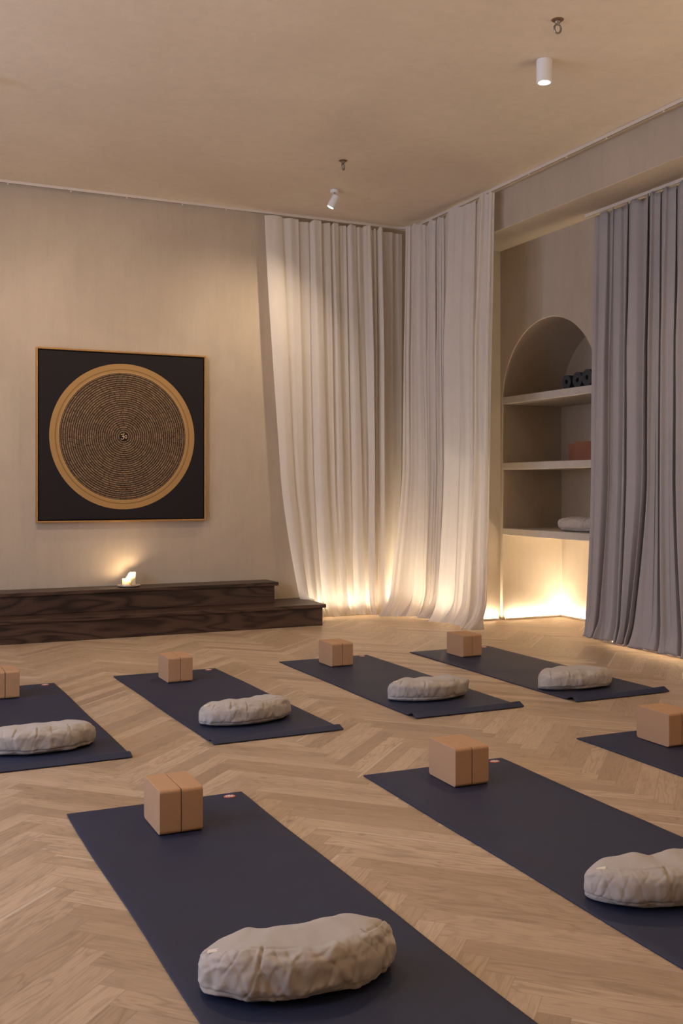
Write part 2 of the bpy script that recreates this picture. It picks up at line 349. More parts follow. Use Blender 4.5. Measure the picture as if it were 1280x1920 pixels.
# recess wall with the arched niche
NY0, NY1, NC, NR, NZ = 6.315, 7.625, 6.97, 0.655, 1.918
bm = bmesh.new()
XD = 5.73; seg = 40
arc = [(NC+NR*math.cos(PI*i/seg), NZ+NR*math.sin(PI*i/seg)) for i in range(seg+1)]     # from left (large Y) to right
outline = [(NY1, 0.0)] + arc + [(NY0, 0.0)]
vf = [bm.verts.new((XN, y, z)) for y, z in outline]; vb = [bm.verts.new((XD, y, z)) for y, z in outline]
for i in range(len(outline)-1): bm.faces.new((vf[i], vf[i+1], vb[i+1], vb[i]))
bm.faces.new(vb)
tv = [bm.verts.new((XN, y, ZB)) for y, z in arc]
for i in range(seg): bm.faces.new((vf[1+i], tv[i], tv[i+1], vf[2+i]))
a0, a1, a2 = bm.verts.new((XN,7.66,0)), bm.verts.new((XN,7.66,NZ)), bm.verts.new((XN,7.66,ZB))
bm.faces.new((vf[0], a0, a1, vf[1])); bm.faces.new((vf[1], a1, a2, tv[0]))
b0, b1, b2 = bm.verts.new((XN,YF,0)), bm.verts.new((XN,YF,NZ)), bm.verts.new((XN,YF,ZB))
bm.faces.new((vf[-1], vf[-2], b1, b0)); bm.faces.new((vf[-2], tv[-1], b2, b1))
struct(bevel(build('wall_recess', bm, M_WALL), 0.008, 3, 60))
for nm, z0, z1, lab in (('niche_shelf', 1.901, 1.966, 'top plaster shelf under the arch carrying rolled dark mats'),
                   ('niche_shelf', 1.324, 1.386, 'middle plaster niche shelf carrying terracotta blocks'),
                   ('niche_shelf', 0.750, 0.810, 'lowest plaster niche shelf carrying a round grey cushion')):
    bm = bmesh.new(); box(bm, (XN+0.002, NY0+0.001, z0), (XD-0.001, NY1-0.001, z1)); o = build(nm, bm, M_SHELF); bevel(o, 0.005, 2)
    tag(o, lab, 'shelf', 'plaster shelves of the arched niche')

# ------------------------------------------------------------------ stepped platform along the back wall
st = thing('stepped_platform', 'low dark-stained wooden two-step platform along the back wall under the painting', 'platform', (0.6, 8.2, 0))
def part(name, a, b, mat, parent, bev=0.003):
    bm = bmesh.new(); o_ = parent.location; box(bm, [a[i]-o_[i] for i in range(3)], [b[i]-o_[i] for i in range(3)])
    o = build(name, bm, mat, parent); bevel(o, bev, 2); return o
part('lower_riser', (-2.4, 7.955, 0), (3.50, 8.485, 0.150), M_DARK, st)
part('lower_tread', (-2.4, 7.935, 0.151), (3.525, 8.487, 0.181), M_DARK, st)
part('upper_riser', (-2.4, 8.215, 0.182), (3.165, 8.485, 0.327), M_DARK, st)
part('upper_tread', (-2.4, 8.195, 0.328), (3.195, 8.487, 0.358), M_DARK, st)

# ------------------------------------------------------------------ framed mandala painting
PX, PZ, HS = 1.923, 1.590, 0.703
pt = thing('framed_painting', 'square framed black painting of a gold mandala of text rings, hanging on back wall', 'painting', (PX, YB, PZ))
bm = bmesh.new(); fw = 0.013
for a, b in (((-HS,-0.05,-HS),(-HS+fw,0,HS)), ((HS-fw,-0.05,-HS),(HS,0,HS)), ((-HS+fw,-0.05,HS-fw),(HS-fw,0,HS)), ((-HS+fw,-0.05,-HS),(HS-fw,0,-HS+fw))): box(bm, a, b)
bevel(build('frame', bm, M_GOLD, pt), 0.0015, 1)
bm = bmesh.new(); box(bm, (-HS+fw,-0.006,-HS+fw), (HS-fw,-0.001,HS-fw)); build('backing_board', bm, plain('black_board', (0.006,0.005,0.005), 0.9), pt)
bm = bmesh.new(); g = HS-fw-0.009; box(bm, (-g,-0.040,-g), (g,-0.006,g)); cv = bevel(build('canvas', bm, M_CANVAS, pt), 0.002, 2)
bm = bmesh.new()
def stroke(pts, r=0.0026): tube(bm, [(x*0.025, -0.0410, z*0.025) for x, z in pts], r, 6)
c1 = [(-0.95+0.42*math.cos(a)*1.0+0.35, 0.42+0.36*math.sin(a)) for a in [math.radians(d) for d in range(150,-95,-15)]]
c2 = [(-0.55+0.50*math.cos(a), -0.42+0.48*math.sin(a)) for a in [math.radians(d) for d in range(90,-165,-15)]]
stroke(c1); stroke(c2)
stroke([(-0.1,0.0),(0.12,0.02),(0.32,-0.18),(0.50,-0.5),(0.80,-0.55),(0.98,-0.2),(0.95,0.2),(0.72,0.45),(0.42,0.35),(0.30,0.1)])
stroke([(0.0+0.34*math.cos(math.radians(d)), 1.12+0.30*math.sin(math.radians(d))) for d in range(200,345,20)], 0.0018)
tube(bm, [(0.0,-0.0410,0.0315),(0.0,-0.0410,0.035)], 0.0022, 6)
build('om_symbol', bm, M_OM, cv)

# ------------------------------------------------------------------ candles on the platform
ZT = 0.358; CX, CY = 1.937, 8.335
dish = bmesh.new(); lathe(dish, [(0.055,0.0),(0.080,0.003),(0.094,0.012),(0.0945,0.016),(0.090,0.0155),(0.078,0.008),(0.05,0.007),(0.001,0.007)], 40)
dm = tag(build('candle_dish', dish, M_CERAMIC, smooth=True), 'pale shallow round dish under the two candles on the dark platform', 'dish'); dm.location = (CX, CY, ZT)
def candle(name, label, x, y, z, r, h, dip, seed, watts, fl=True, fx=0.0, group=None):
    t = thing(name, label, 'candle', (x, y, z), 0, group); rr = random.Random(seed)
    bm = bmesh.new(); n = 48; rows = 14; rings = []
    def rad(a, f): return r*(1+0.02*math.sin(3*a+seed)+0.015*math.sin(7*a))
    def top(a): return h*(1-dip*max(0, math.cos(a-PI*0.92))**2) + 0.0025*math.sin(5*a+seed)
    for i in range(rows+1):
        f = i/rows; rings.append([bm.verts.new((rad(2*PI*k/n,f)*math.cos(2*PI*k/n)*(1+0.05*(f>0.93)), rad(2*PI*k/n,f)*math.sin(2*PI*k/n)*(1+0.05*(f>0.93)), f*top(2*PI*k/n))) for k in range(n)])
    for q, dz in ((0.90,0.0),(0.80,-0.006),(0.55,-0.016),(0.2,-0.018)):
        rings.append([bm.verts.new((r*q*math.cos(2*PI*k/n), r*q*math.sin(2*PI*k/n), top(2*PI*k/n)*(1 if q>0.85 else 0)+(0 if q>0.85 else h*(1-dip*0.5)+dz))) for k in range(n)])
    for a, b in zip(rings, rings[1:]):
        for k in range(n): bm.faces.new((a[k], a[(k+1)%n], b[(k+1)%n], b[k]))
    bm.faces.new(rings[0][::-1]); bm.faces.new(rings[-1])
    build('wax', bm, M_WAX, t, smooth=True)
    zt = h*(1-dip*0.5)-0.018
    bm = bmesh.new(); tube(bm, [(0,0,zt-0.003),(0.001,0,zt+0.005),(0.002,0,zt+0.010)], 0.0009, 6); build('wick', bm, plain('burnt_wick', (0.02,0.015,0.01), 0.9), t)
    if fl:
        bm = bmesh.new(); lathe(bm, [(0.0006,0),(0.003,0.003),(0.0042,0.007),(0.003,0.014),(0.0006,0.022)], 12, (0.001,0,zt+0.008)); build('flame', bm, M_FLAME, t, smooth=True)
        l = light('candle_light', 'POINT', (0.001, 0, zt+0.017), watts, (1.0,0.73,0.45), shadow_soft_size=0.008); l.parent = t
    return t
candle('pillar_candle', 'short lit cream pillar candle left on the dish', x_on_y(236.5, CY-0.02), CY-0.025, ZT+0.0085, 0.033, 0.062, 0.08, 2, CANDLE_W*0.7)
candle('pillar_candle', 'taller lit cream pillar candle right on the dish, its left rim melted away', x_on_y(247.7, CY)+0.001, CY+0.035, ZT+0.0085, 0.036, 0.106, 0.34, 5, CANDLE_W)

# ------------------------------------------------------------------ curtains from fold knots
def curtain(name, label, knots, ztop, zbot, place, mat, seed, puddle=0.05, sub=7, rows=80, curl=1.0, drape=None):
    """knots: (u_top, u_mid, u_bottom, depth) along the track; place(u, d, z) gives a world point"""
    K = len(knots); bm = bmesh.new(); cols = (K-1)*sub+1; grid = []
    def cr(p0, p1, p2, p3, t): 
        m1, m2 = (p2-p0)*0.30, (p3-p1)*0.30; t2 = t*t; t3 = t2*t
        return (2*t3-3*t2+1)*p1+(t3-2*t2+t)*m1+(-2*t3+3*t2)*p2+(t3-t2)*m2
    def samp(idx, s):
        i = min(int(s), K-2); t = s-i; g_ = lambda q: knots[max(0, min(K-1, q))][idx]
        return cr(g_(i-1), g_(i), g_(i+1), g_(i+2), t)
    L = ztop-zbot
    for r in range(rows+1):
        f = r/rows; f = f if f < 0.8 else 0.8+0.2*(1-(1-(f-0.8)/0.2)**1.3)
        row = []
        for c in range(cols):
            s = c/sub; ut, um, ub, d = (samp(q, s) for q in range(4))
            fm = 0.62                                             # where the mid knots sit
            if f < fm: q = f/fm; u = ut+(um-ut)*(q**1.2)
            else: q = (f-fm)/(1-fm); u = um+(ub-um)*(q**1.35)
            dd = d*(0.55+0.45*min(1, f*3))*(1+0.35*f*curl)
            nz_ = noise.noise(Vector((s*1.1+seed*7, f*2.2, seed)))
            dd += 0.012*nz_+0.004*noise.noise(Vector((s*1.2, f*4, seed+3)))
            z = ztop-L*f
            z -= 0.030*max(0, min(1, 1-d/0.07))*max(0, 1-f/0.03)
            g_ = max(0, (f-0.93)/0.07)
            if g_ > 0:
                nb = noise.noise(Vector((s*0.9+seed, 3.1, seed*2))); nc = noise.noise(Vector((s*2.3+seed, 9.1, g_*2)))
                dd += puddle*g_*g_*(0.55+1.1*nb) + 0.018*nc*g_
                z += (0.012+0.028*max(0, nb))*g_*g_ + 0.010*nc*g_
                z = max(z, 0.006)
            if drape: u, dd, z = drape(s, f, u, dd, z)
            row.append(bm.verts.new(place(u, dd, z)))
        grid.append(row)
    for a, b in zip(grid, grid[1:]):
        for c in range(cols-1): bm.faces.new((a[c], a[c+1], b[c+1], b[c]))
    o = build(name, bm, mat, smooth=True, recalc=False)
    if mat is M_GREY:
        m = o.modifiers.new('thickness', 'SOLIDIFY'); m.thickness = 0.0015; m.offset = 0
    return tag(o, label, 'curtain')
YA = 8.385; XB = 4.575; XC = 4.985
def folds(panels, side):
    """panels: (top, mid, bottom, height, sharp) picture columns where each visible panel begins; side 'R': the far, hidden flank is on its right"""
    out = []
    for p, q in zip(panels, panels[1:]):
        (t0,m0,b0,h,sh), (t1,m1,b1,_,sh1) = p, q
        def L(f, d): out.append((t0+(t1-t0)*f, m0+(m1-m0)*f, b0+(b1-b0)*f, d))
        if side == 'R':
            L(0.0, 0.0 if sh else h*0.5); L(0.50, h*0.75); L(0.99, h if sh1 else h*0.65)
            if sh1: L(0.93, h*0.15)
        else:
            L(0.01, h if sh else h*0.6); L(0.50, h*0.72); L(1.0, 0.0 if sh1 else h*0.5)
            if sh1: L(1.06, h*0.15)
    return out
pa_ = [(497,524,572,.055,0),(531,550,588,.04,0),(560,570,602,.01,0),(579,586,612,.060,1),(603,612,634,.03,0),(620,626,645,.05,1),(636,643,655,.02,0),(649,656,668,.055,1),(668,677,688,.03,0),
       (682,690,696,.065,0),(698,702,703,.03,1),(706,707,712,.06,1),(719,720,724,.01,1),(736,738,731,-.01,0),(753,753,738,.0,0)]
KA = [(x_on_y(a,YA-d),x_on_y(b,YA-d),x_on_y(c,YA-0.05-d),d) for a,b,c,d in [(q[0],q[1],q[2],q[3]*1.4) for q in folds(pa_, 'R')]]
def drape_a(s, f, u, d, z):           # the left edge is pulled behind the end of the lower step
    k = max(0, 1-s/6.0)
    if u < 3.56 and z < 0.20: z = 0.185+ (z*0.02)
    return u, d, z
curtain('curtain', 'white linen curtain on the back wall, left edge swept behind the dark step', KA, 3.545, 0.012,
        lambda u, d, z: (u, YA-d if not (z < 0.25 and u < 3.6) else min(YA-d, 8.40), z), M_WHITE, 1, 0.10, drape=drape_a)
pb_ = [(757,757,733,.05,0),(762,763,742,.05,0),(769,773,757,.06,1),(780,786,780,.05,0),(789,799,799,.03,0),(799,806,806,.06,1),(811,815,812,.04,0),(816,823,819,.05,1),(824,832,826,.03,0),(833,835,829,.075,1),
       (862,864,858,.055,0),(880,882,872,.05,0),(893,893,892,.085,1),(908,906,906,.075,0),(918,916,915,.05,0),(924,920,919,.02,0)]
KB = [(y_on_x(a,XB-d),y_on_x(b,XB-d),y_on_x(c,XB+0.03-d),d) for a,b,c,d in [(q[0],q[1],q[2],q[3]*1.35) for q in folds(pb_, 'L')]]
def place_b(u, d, z):                  # the track curves round the room corner
    x, y = XB-d, u
    if u > 8.0:
        k = 0.45 if z > 2 else 0.16+0.29*max(0, z)/2
        yn = 8.0+(u-8.0)*k; x = x*yn/y; y = yn
    return (x, y, z)
curtain('curtain', 'white linen curtain on the right wall beside the arched niche', KB, 3.545, 0.010,
        place_b, M_WHITE, 4, 0.13)
pc_ = [(1112,1107,1094,.05,0),(1121,1118,1102,.075,0),(1143,1141,1118,.06,1),(1149,1148,1130,.05,0),(1170,1168,1152,.06,1),(1176,1177,1160,.07,1),(1206,1206,1173,.075,1),(1214,1215,1182,.08,1),
       (1228,1230,1218,.06,0),(1239,1239,1238,.08,1),(1254,1256,1258,.07,0),(1268,1268,1281,.08,1),(1290,1292,1300,.07,0),(1306,1306,1319,.07,1),(1330,1330,1338,.08,1),(1352,1354,1360,.06,1),(1390,1392,1400,.07,1),(1430,1430,1440,.07,1),(1475,1475,1480,.06,1),(1530,1530,1530,.05,0)]
KC = [(y_on_x(a,XC-d),y_on_x(b,XC-d),y_on_x(c,XC-d-0.02),d*0.95) for a,b,c,d in folds(pc_, 'L')]
curtain('curtain', 'heavy grey curtain hanging in the recess to the right of the arched niche', KC, 3.225, 0.030,
        lambda u, d, z: (min(XC-d, XN-0.012), u, z), M_GREY, 9, 0.04)

# ------------------------------------------------------------------ curtain tracks with gliders
def track(name, label, pts, z0, z1, half, gl, zg):
    t = thing(name, label, 'curtain track', (pts[0][0], pts[0][1], z1)); o0 = Vector(t.location)
    bm = bmesh.new(); sl = bmesh.new()
    def ribbon(b, w0, w1, za, zb):
        L = []
        for i, p in enumerate(pts):
            p = Vector(p); a = Vector(pts[max(i-1,0)]); c = Vector(pts[min(i+1,len(pts)-1)]); d = (c-a).normalized(); n = Vector((-d.y, d.x))
            L.append([b.verts.new((p.x+n.x*w-o0.x, p.y+n.y*w-o0.y, z-o0.z)) for w, z in ((w0,za),(w1,za),(w1,zb),(w0,zb))])
        for a, c in zip(L, L[1:]):
            for k in range(4): b.faces.new((a[k], a[(k+1)%4], c[(k+1)%4], c[k]))
        b.faces.new(L[0]); b.faces.new(L[-1][::-1])
    ribbon(bm, -half, half, z0, z1-0.001); 
    build('rail', bm, M_TRACK, t)
    ribbon(sl, -half*0.25, half*0.25, z0-0.0015, z0+0.001); build('slot', sl, M_TRACKD, t)
    for x, y in gl:
        b = bmesh.new(); lathe(b, [(0.004,-0.012),(0.007,-0.010),(0.007,-0.004),(0.004,0.0)], 10, (x-o0.x, y-o0.y, zg-o0.z)); build('glider', b, M_TRACK, t)
    return t
cr_ = 0.16; tp = [(-2.8, 8.40), (XB-cr_, 8.40)] + [(XB-cr_+cr_*math.sin(a), 8.40-cr_+cr_*math.cos(a)) for a in [math.radians(d) for d in range(10,90,10)]] + [(XB, 8.40-cr_), (XB, -2.4)]
track('curtain_track', 'white ceiling curtain track running along back wall, round the corner and over bulkhead', tp, CEIL-0.022, CEIL, 0.013,
      [(x_on_y(p, 8.40), 8.40) for p in (15,133,238,342,424)] + [(XB, y_on_x(p, XB)) for p in (992,1062,1137,1244)], CEIL-0.021)
track('curtain_track', 'short-looking white curtain track under the bulkhead above the grey curtain', [(XC+0.01, 6.35), (XC+0.01, -2.4)], ZB-0.022, ZB, 0.013, [], ZB-0.02)

# ------------------------------------------------------------------ LED strips along the floor
def led(name, label, pts, side):
    """pts: polyline at the wall foot (x,y); side +1/-1: which side of travel the room is"""
    t = thing(name, label, 'light strip', (pts[0][0], pts[0][1], 0)); o0 = Vector(t.location)
    def off(w):
        out = []
        for i, p in enumerate(pts):
            p = Vector(p); ns = []
            if i > 0: d = (p-Vector(pts[i-1])).normalized(); ns.append(Vector((-d.y, d.x))*side)
            if i < len(pts)-1: d = (Vector(pts[i+1])-p).normalized(); ns.append(Vector((-d.y, d.x))*side)
            n = ns[0] if len(ns) == 1 else (ns[0]+ns[1])/(1+ns[0].dot(ns[1]))
            out.append(p+n*w)
        return out
    def prism(nm, w0, w1, z0, z1, mat):
        b = bmesh.new(); A, B = off(w0), off(w1); L = []
        for P_ in (A, B): P_[0] = P_[0]+(P_[1]-P_[0]).normalized()*0.005; P_[-1] = P_[-1]+(P_[-2]-P_[-1]).normalized()*0.005
        for a, c in zip(A, B): L.append([b.verts.new((q.x-o0.x, q.y-o0.y, z)) for q, z in ((a,z0),(c,z0),(c,z1),(a,z1))])
        for a, c in zip(L, L[1:]):
            for k in range(4): b.faces.new((a[k], a[(k+1)%4], c[(k+1)%4], c[k]))
        b.faces.new(L[0]); b.faces.new(L[-1][::-1]); return build(nm, b, mat, t)
    for e, q in ((0, 1), (-1, -2)):
        a_, b_ = Vector(pts[e]), Vector(pts[q]); d_ = (b_-a_).normalized(); n_ = Vector((-d_.y, d_.x))*side*(1 if e == 0 else -1)
        b = bmesh.new(); L = []
        for p_ in (a_, a_+d_*0.004): L.append([b.verts.new((p_.x+n_.x*w_-o0.x, p_.y+n_.y*w_-o0.y, z_)) for w_, z_ in ((0.003,0.001),(0.034,0.001),(0.034,0.0165),(0.003,0.0165))])
        for k in range(4): b.faces.new((L[0][k], L[0][(k+1)%4], L[1][(k+1)%4], L[1][k]))
        b.faces.new(L[0]); b.faces.new(L[1][::-1]); build('end_cap', b, M_ALU, t)
    prism('front_lip', 0.030, 0.034, 0.001, 0.017, M_ALU)
    prism('base_profile', 0.004, 0.030, 0.001, 0.004, M_ALU)
    prism('lit_diffuser', 0.010, 0.026, 0.0045, 0.009, M_LED)
led('led_strip', 'glowing light strip along the floor inside the foot of the arched niche', [(XN+0.03, NY1), (XD, NY1), (XD, NY0)], -1)
led('led_strip', 'short glowing floor light strip beside white curtain hem, left of the arched niche', [(XR+0.01, 7.660), (XN-0.03, 7.66)], -1)
led('led_strip', 'light strip hidden on the floor behind the grey curtain, leaking light under its hem', [(XN, 6.22), (XN, -2.3)], -1)
led('led_strip', 'glowing light strip along the floor behind the white curtains in the corner', [(3.56, YB), (XR, YB), (XR, 7.70)], -1)

# ------------------------------------------------------------------ ceiling spotlights
def aim(frm, to): return (Vector(to)-Vector(frm)).to_track_quat('-Z', 'Y').to_euler()
def spot(i, x, y, ax, ay, az, watts):
    straight = abs(ax-x) < 0.01
    labs = {0: 'white cylinder ceiling spotlight pointing straight down, nearest the camera', 1: 'small tilted white ceiling spotlight on a stem near the white curtains'}
    lab = labs.get(i, 'added white ceiling spotlight outside the picture'); 
    t = thing('ceiling_spotlight', lab, 'spotlight', (x, y, CEIL), 0, 'ceiling spotlights')
    if straight:
        bm = bmesh.new(); lathe(bm, [(0.042,-0.001),(0.0435,-0.004),(0.0435,-0.128),(0.041,-0.130),(0.034,-0.130),(0.033,-0.122)], 40); build('body', bm, M_LAMP, t, smooth=False)
        bm = bmesh.new(); lathe(bm, [(0.025,-0.131),(0.021,-0.1325),(0.008,-0.133)], 32); build('lens', bm, M_LENS, t)
        light('spot_beam', 'SPOT', (x, y, CEIL-0.145), watts, WARM, (0,0,0), spot_size=math.radians(140), spot_blend=1.0, shadow_soft_size=0.03)
    else:
        bm = bmesh.new(); lathe(bm, [(0.032,-0.001),(0.033,-0.004),(0.033,-0.021),(0.031,-0.023)], 32); build('ceiling_rose', bm, M_LAMP, t)
        bm = bmesh.new(); lathe(bm, [(0.006,-0.023),(0.006,-0.06)], 14); build('stem', bm, M_STEEL, t)
        d = (Vector((ax,ay,az))-Vector((x,y,CEIL-0.09))); d.normalize(); q = Vector((0,0,-1)).rotation_difference(d)
        bm = bmesh.new(); lathe(bm, [(0.020,0.034),(0.029,0.030),(0.0315,-0.07),(0.030,-0.073),(0.026,-0.073)], 32); o = build('head', bm, M_LAMP, t)
        o.rotation_mode = 'QUATERNION'; o.rotation_quaternion = q; o.location = (0, 0, -0.075)
        bm = bmesh.new(); lathe(bm, [(0.0255,-0.0735),(0.020,-0.076),(0.008,-0.077)], 32); l = build('lens', bm, M_LENS, t)
        l.rotation_mode = 'QUATERNION'; l.rotation_quaternion = q; l.location = (0, 0, -0.075)
        p = Vector((x,y,CEIL-0.075))+d*0.088
        light('spot_beam', 'SPOT', p, watts, WARM, aim(p, (ax,ay,az)), spot_size=math.radians(120), spot_blend=1.0, shadow_soft_size=0.03)
for i, s_ in enumerate(SPOTS): spot(i, *s_)

# ------------------------------------------------------------------ eye bolts in the ceiling
def eyebolt(label, x, y, rz):
    t = thing('eye_bolt', label, 'hook', (x, y, CEIL), rz, 'ceiling eye bolts')
    b = bmesh.new(); lathe(b, [(0.032,-0.0005),(0.031,-0.002),(0.020,-0.003)], 24); build('drilled_hole_rim', b, M_RUST, t)
    b = bmesh.new(); lathe(b, [(0.011,-0.003),(0.017,-0.005),(0.017,-0.013),(0.012,-0.020),(0.008,-0.024)], 20); build('collar', b, M_STEEL, t)
    b = bmesh.new(); tube(b, [(0.0185*math.cos(a), 0, -0.047+0.0225*math.sin(a)) for a in [2*PI*k/28 for k in range(28)]], 0.0055, 10, True); build('ring', b, M_STEEL, t, smooth=True)
def cpt(px, py):
    Z = (CEIL-CH)*F/(HY-py); X = (px-HX)/F*Z; return X*CT+Z*ST, -X*ST+Z*CT
x, y = cpt(1045, 37); eyebolt('steel eye bolt in the ceiling above the straight cylinder spotlight', x, y, math.radians(-10))
x, y = cpt(643, 301); eyebolt('steel eye bolt in the ceiling above the tilted spotlight', x, y, math.radians(35))

# ------------------------------------------------------------------ yoga mats
MW, ML, MT = 0.66, 1.86, 0.006
def yoga_mat(name, label, corner, yaw, side, seed, near_lift=0.018, far_lift=0.0, logo=True, ML=1.86):
    """corner: far left corner in the world (side 'A') or far right (side 'B'). local x to the right, local -y towards the camera"""
    bm = bmesh.new(); nx, ny = 22, 90; top = []; bot = []
    for j in range(ny+1):
        v = j/ny; v = v if j < 30 else v
        y = -ML*v; rt = []; rb = []
        for i in range(nx+1):
            u = i/nx; x = MW*u; dn = ML*(1-v); df = ML*v
            z = near_lift*math.exp(-((dn-0.045)/0.032)**2)*(0.75+0.5*abs(u-0.5)*2*(0.6+0.4*math.sin(seed)))
            z += far_lift*math.exp(-(df/0.05)**2)*max(0, 1-u*1.2)
            z += 0.0014*max(0, noise.noise(Vector((x*3+seed, y*5, 0))))
            xi = x + 0.002*math.sin(y*6+seed)
            rt.append(bm.verts.new((xi, y, z+MT))); rb.append(bm.verts.new((xi, y, z+0.0005)))
        top.append(rt); bot.append(rb)
    for j in range(ny):
        for i in range(nx):
            bm.faces.new((top[j][i], top[j+1][i], top[j+1][i+1], top[j][i+1])); bm.faces.new((bot[j][i], bot[j][i+1], bot[j+1][i+1], bot[j+1][i]))
        bm.faces.new((top[j][0], bot[j][0], bot[j+1][0], top[j+1][0])); bm.faces.new((top[j][nx], top[j+1][nx], bot[j+1][nx], bot[j][nx]))
    for i in range(nx):
        bm.faces.new((top[0][i], top[0][i+1], bot[0][i+1], bot[0][i])); bm.faces.new((top[ny][i], bot[ny][i], bot[ny][i+1], top[ny][i+1]))
    o = build(name, bm, M_MAT, smooth=False); bevel(o, 0.002, 2, 50)
    for p in o.data.polygons: p.use_smooth = True
    m = o.modifiers.new('edge', 'EDGE_SPLIT'); m.split_angle = math.radians(50)
    c = Vector(corner)
    if side == 'B': c = c - Vector((math.cos(yaw), math.sin(yaw), 0))*MW
    o.location = (c.x, c.y, 0); o.rotation_euler = (0, 0, yaw)
    tag(o, label, 'yoga mat', 'navy yoga mats on the floor')
    if logo:
        b = bmesh.new(); n = 28; zc = MT+0.0018
        vs = [b.verts.new((MW-0.062+0.023*math.cos(2*PI*k/n), -0.046+0.018*math.sin(2*PI*k/n), zc)) for k in range(n)]
        vl = [b.verts.new((v_.co.x, v_.co.y, MT-0.0005)) for v_ in vs]; b.faces.new(vs)
        for k in range(n): b.faces.new((vs[k], vl[k], vl[(k+1)%n], vs[(k+1)%n]))
        lg = build('logo_patch', b, M_LOGO, o); lg['label'] = 'red oval logo with a white mark'
        b = bmesh.new()
        def st_(pts, r=0.0016): tube(b, [(MW-0.062+px_, -0.046+py_, zc+0.0003) for px_, py_ in pts], r, 6)
        st_([(-0.014,-0.004),(-0.008,0.004),(-0.003,-0.003),(0.002,0.006),(0.006,-0.002),(0.013,0.004)], 0.0024)
        st_([(-0.010,0.009),(-0.003,0.006),(0.004,0.010)]); st_([(-0.008,-0.011),(0.0,-0.008),(0.009,-0.010)]); st_([(-0.016,0.001),(-0.012,0.006)]); st_([(0.010,-0.005),(0.016,-0.002)])
        build('logo_mark', b, M_LOGOW, lg)
    return o
R = math.radians
MATS = {
 'front': ('navy yoga mat in the front, nearest the camera, cropped by the bottom edge', at(124,1531), R(0.7), 'A', 1, 0.018, 0.004),
 'right': ('navy front-row mat on the right, cropped by the right edge with its cushion', at(680,1456), R(-0.7), 'A', 2, 0.018, 0.0),
 'farright': ('navy yoga mat cropped at the right photo edge, only its far corner and blocks showing', at(1080,1386), R(0), 'A', 3, 0.018, 0.0),
 'left': ('navy yoga mat at the left photo edge, back row, with cropped blocks', at(102,1282), R(1.0), 'B', 4, 0.016, 0.0),
 'mid': ('navy yoga mat in back row below the candles, second from left', at(213,1270), R(1.5), 'A', 5, 0.018, 0.003),
 'midright': ('navy yoga mat in back row just right of the dark step end', at(523,1242), R(0.4), 'A', 6, 0.022, 0.0),
 'back': ('navy yoga mat in back row nearest the grey curtain, rightmost complete mat', at(767,1224), R(0.6), 'A', 7, 0.020, 0.0)}
for k, (lab, c, yaw, side, sd, nl, fl) in MATS.items(): yoga_mat('yoga_mat', lab, c, yaw, side, sd, nl, fl, ML=2.0 if k in ('front','right') else 1.86)

# ------------------------------------------------------------------ cork blocks
BW, BD, BH = 0.0745, 0.215, 0.150
def block_mesh():
    bm = bmesh.new(); r = 0.013; prof = []
    for cy, cz, a0 in ((BD-r, BH-r, 0), (r, BH-r, 90), (r, r, 180), (BD-r, r, 270)):
        for k in range(7): a = R(a0+90*k/6); prof.append((cy+r*math.cos(a), cz+r*math.sin(a)))
    xs = [(0.0, 0.0022), (0.0007, 0.0008), (0.0022, 0.0), (BW-0.0022, 0.0), (BW-0.0007, 0.0008), (BW, 0.0022)]; L = []
    for x, ins in xs:
        L.append([bm.verts.new((x, BD/2+(y-BD/2)*(1-2*ins/BD), BH/2+(z-BH/2)*(1-2*ins/BH))) for y, z in prof])
    n = len(prof)
    for a, b in zip(L, L[1:]):
        for k in range(n): bm.faces.new((a[k], a[(k+1)%n], b[(k+1)%n], b[k]))
    bm.faces.new(L[0][::-1]); bm.faces.new(L[-1]); return bm
proto = build('yoga_block', block_mesh(), M_CORK, smooth=True); mm = proto.modifiers.new('edge', 'WEIGHTED_NORMAL'); mm.weight = 100
first = [True]
def block(label, loc, rz, group, mat=None):
    if first[0] and mat is None: o = proto; first[0] = False
    else:
        o = proto.copy(); link(o)
        if mat: o.data = proto.data.copy(); o.data.materials.clear(); o.data.materials.append(mat)
    o.location = loc; o.rotation_euler = (0, 0, rz); return tag(o, label, 'yoga block', group)
ZM = MT+0.0017
BL = {'front': ((299,1568), 0.0, 'on the front mat nearest the camera'), 'right': ((853.5,1477.5), -1.0, 'on the right front-row mat'),
      'farright': ((1254,1402), 0.0, 'on the mat cropped by the right edge'), 'mid': ((315.3,1281), 1.0, 'on the back-row mat below the candles'),
      'midright': ((622.5,1251), 0.5, 'on the back-row mat just right of the dark step end'), 'back': ((868,1233), 0.8, 'on the back-row mat by the white curtain end')}
for k, ((px, py), rz, wh) in BL.items():
    p = at(px, py, ZM); rz = R(rz)
    d = Vector((math.cos(rz), math.sin(rz), 0))
    block('left cork block '+wh, p, rz, 'cork yoga blocks on the mats')
    block('right cork block '+wh, p+d*(BW+0.0025), rz+R(0.3), 'cork yoga blocks on the mats')
p = at(36.8, 1308.3, ZM); rz = R(0.8); d = Vector((math.cos(rz), math.sin(rz), 0))
block('right cork block of the pair on the mat at the left photo edge', p-d*BW, rz, 'cork yoga blocks on the mats')
block('left cork block, cropped by the left photo edge, of the pair on that mat', p-d*(2*BW+0.0025), rz, 'cork yoga blocks on the mats')
ys = y_on_x(1066, 5.30)
block('terracotta cork block on the middle niche shelf, partly behind the other', (5.42, ys, 1.387), -PI/2, 'terracotta blocks in the niche', M_CORKD).rotation_euler = (0,0,-PI/2)
b2 = block('terracotta cork block in front on the middle niche shelf beside the grey curtain', (5.0, 0, 1.387), -PI/2, 'terracotta blocks in the niche', M_CORKD)
for o in S.objects:
    if o.get('group') == 'terracotta blocks in the niche' and o is not b2: bA = o
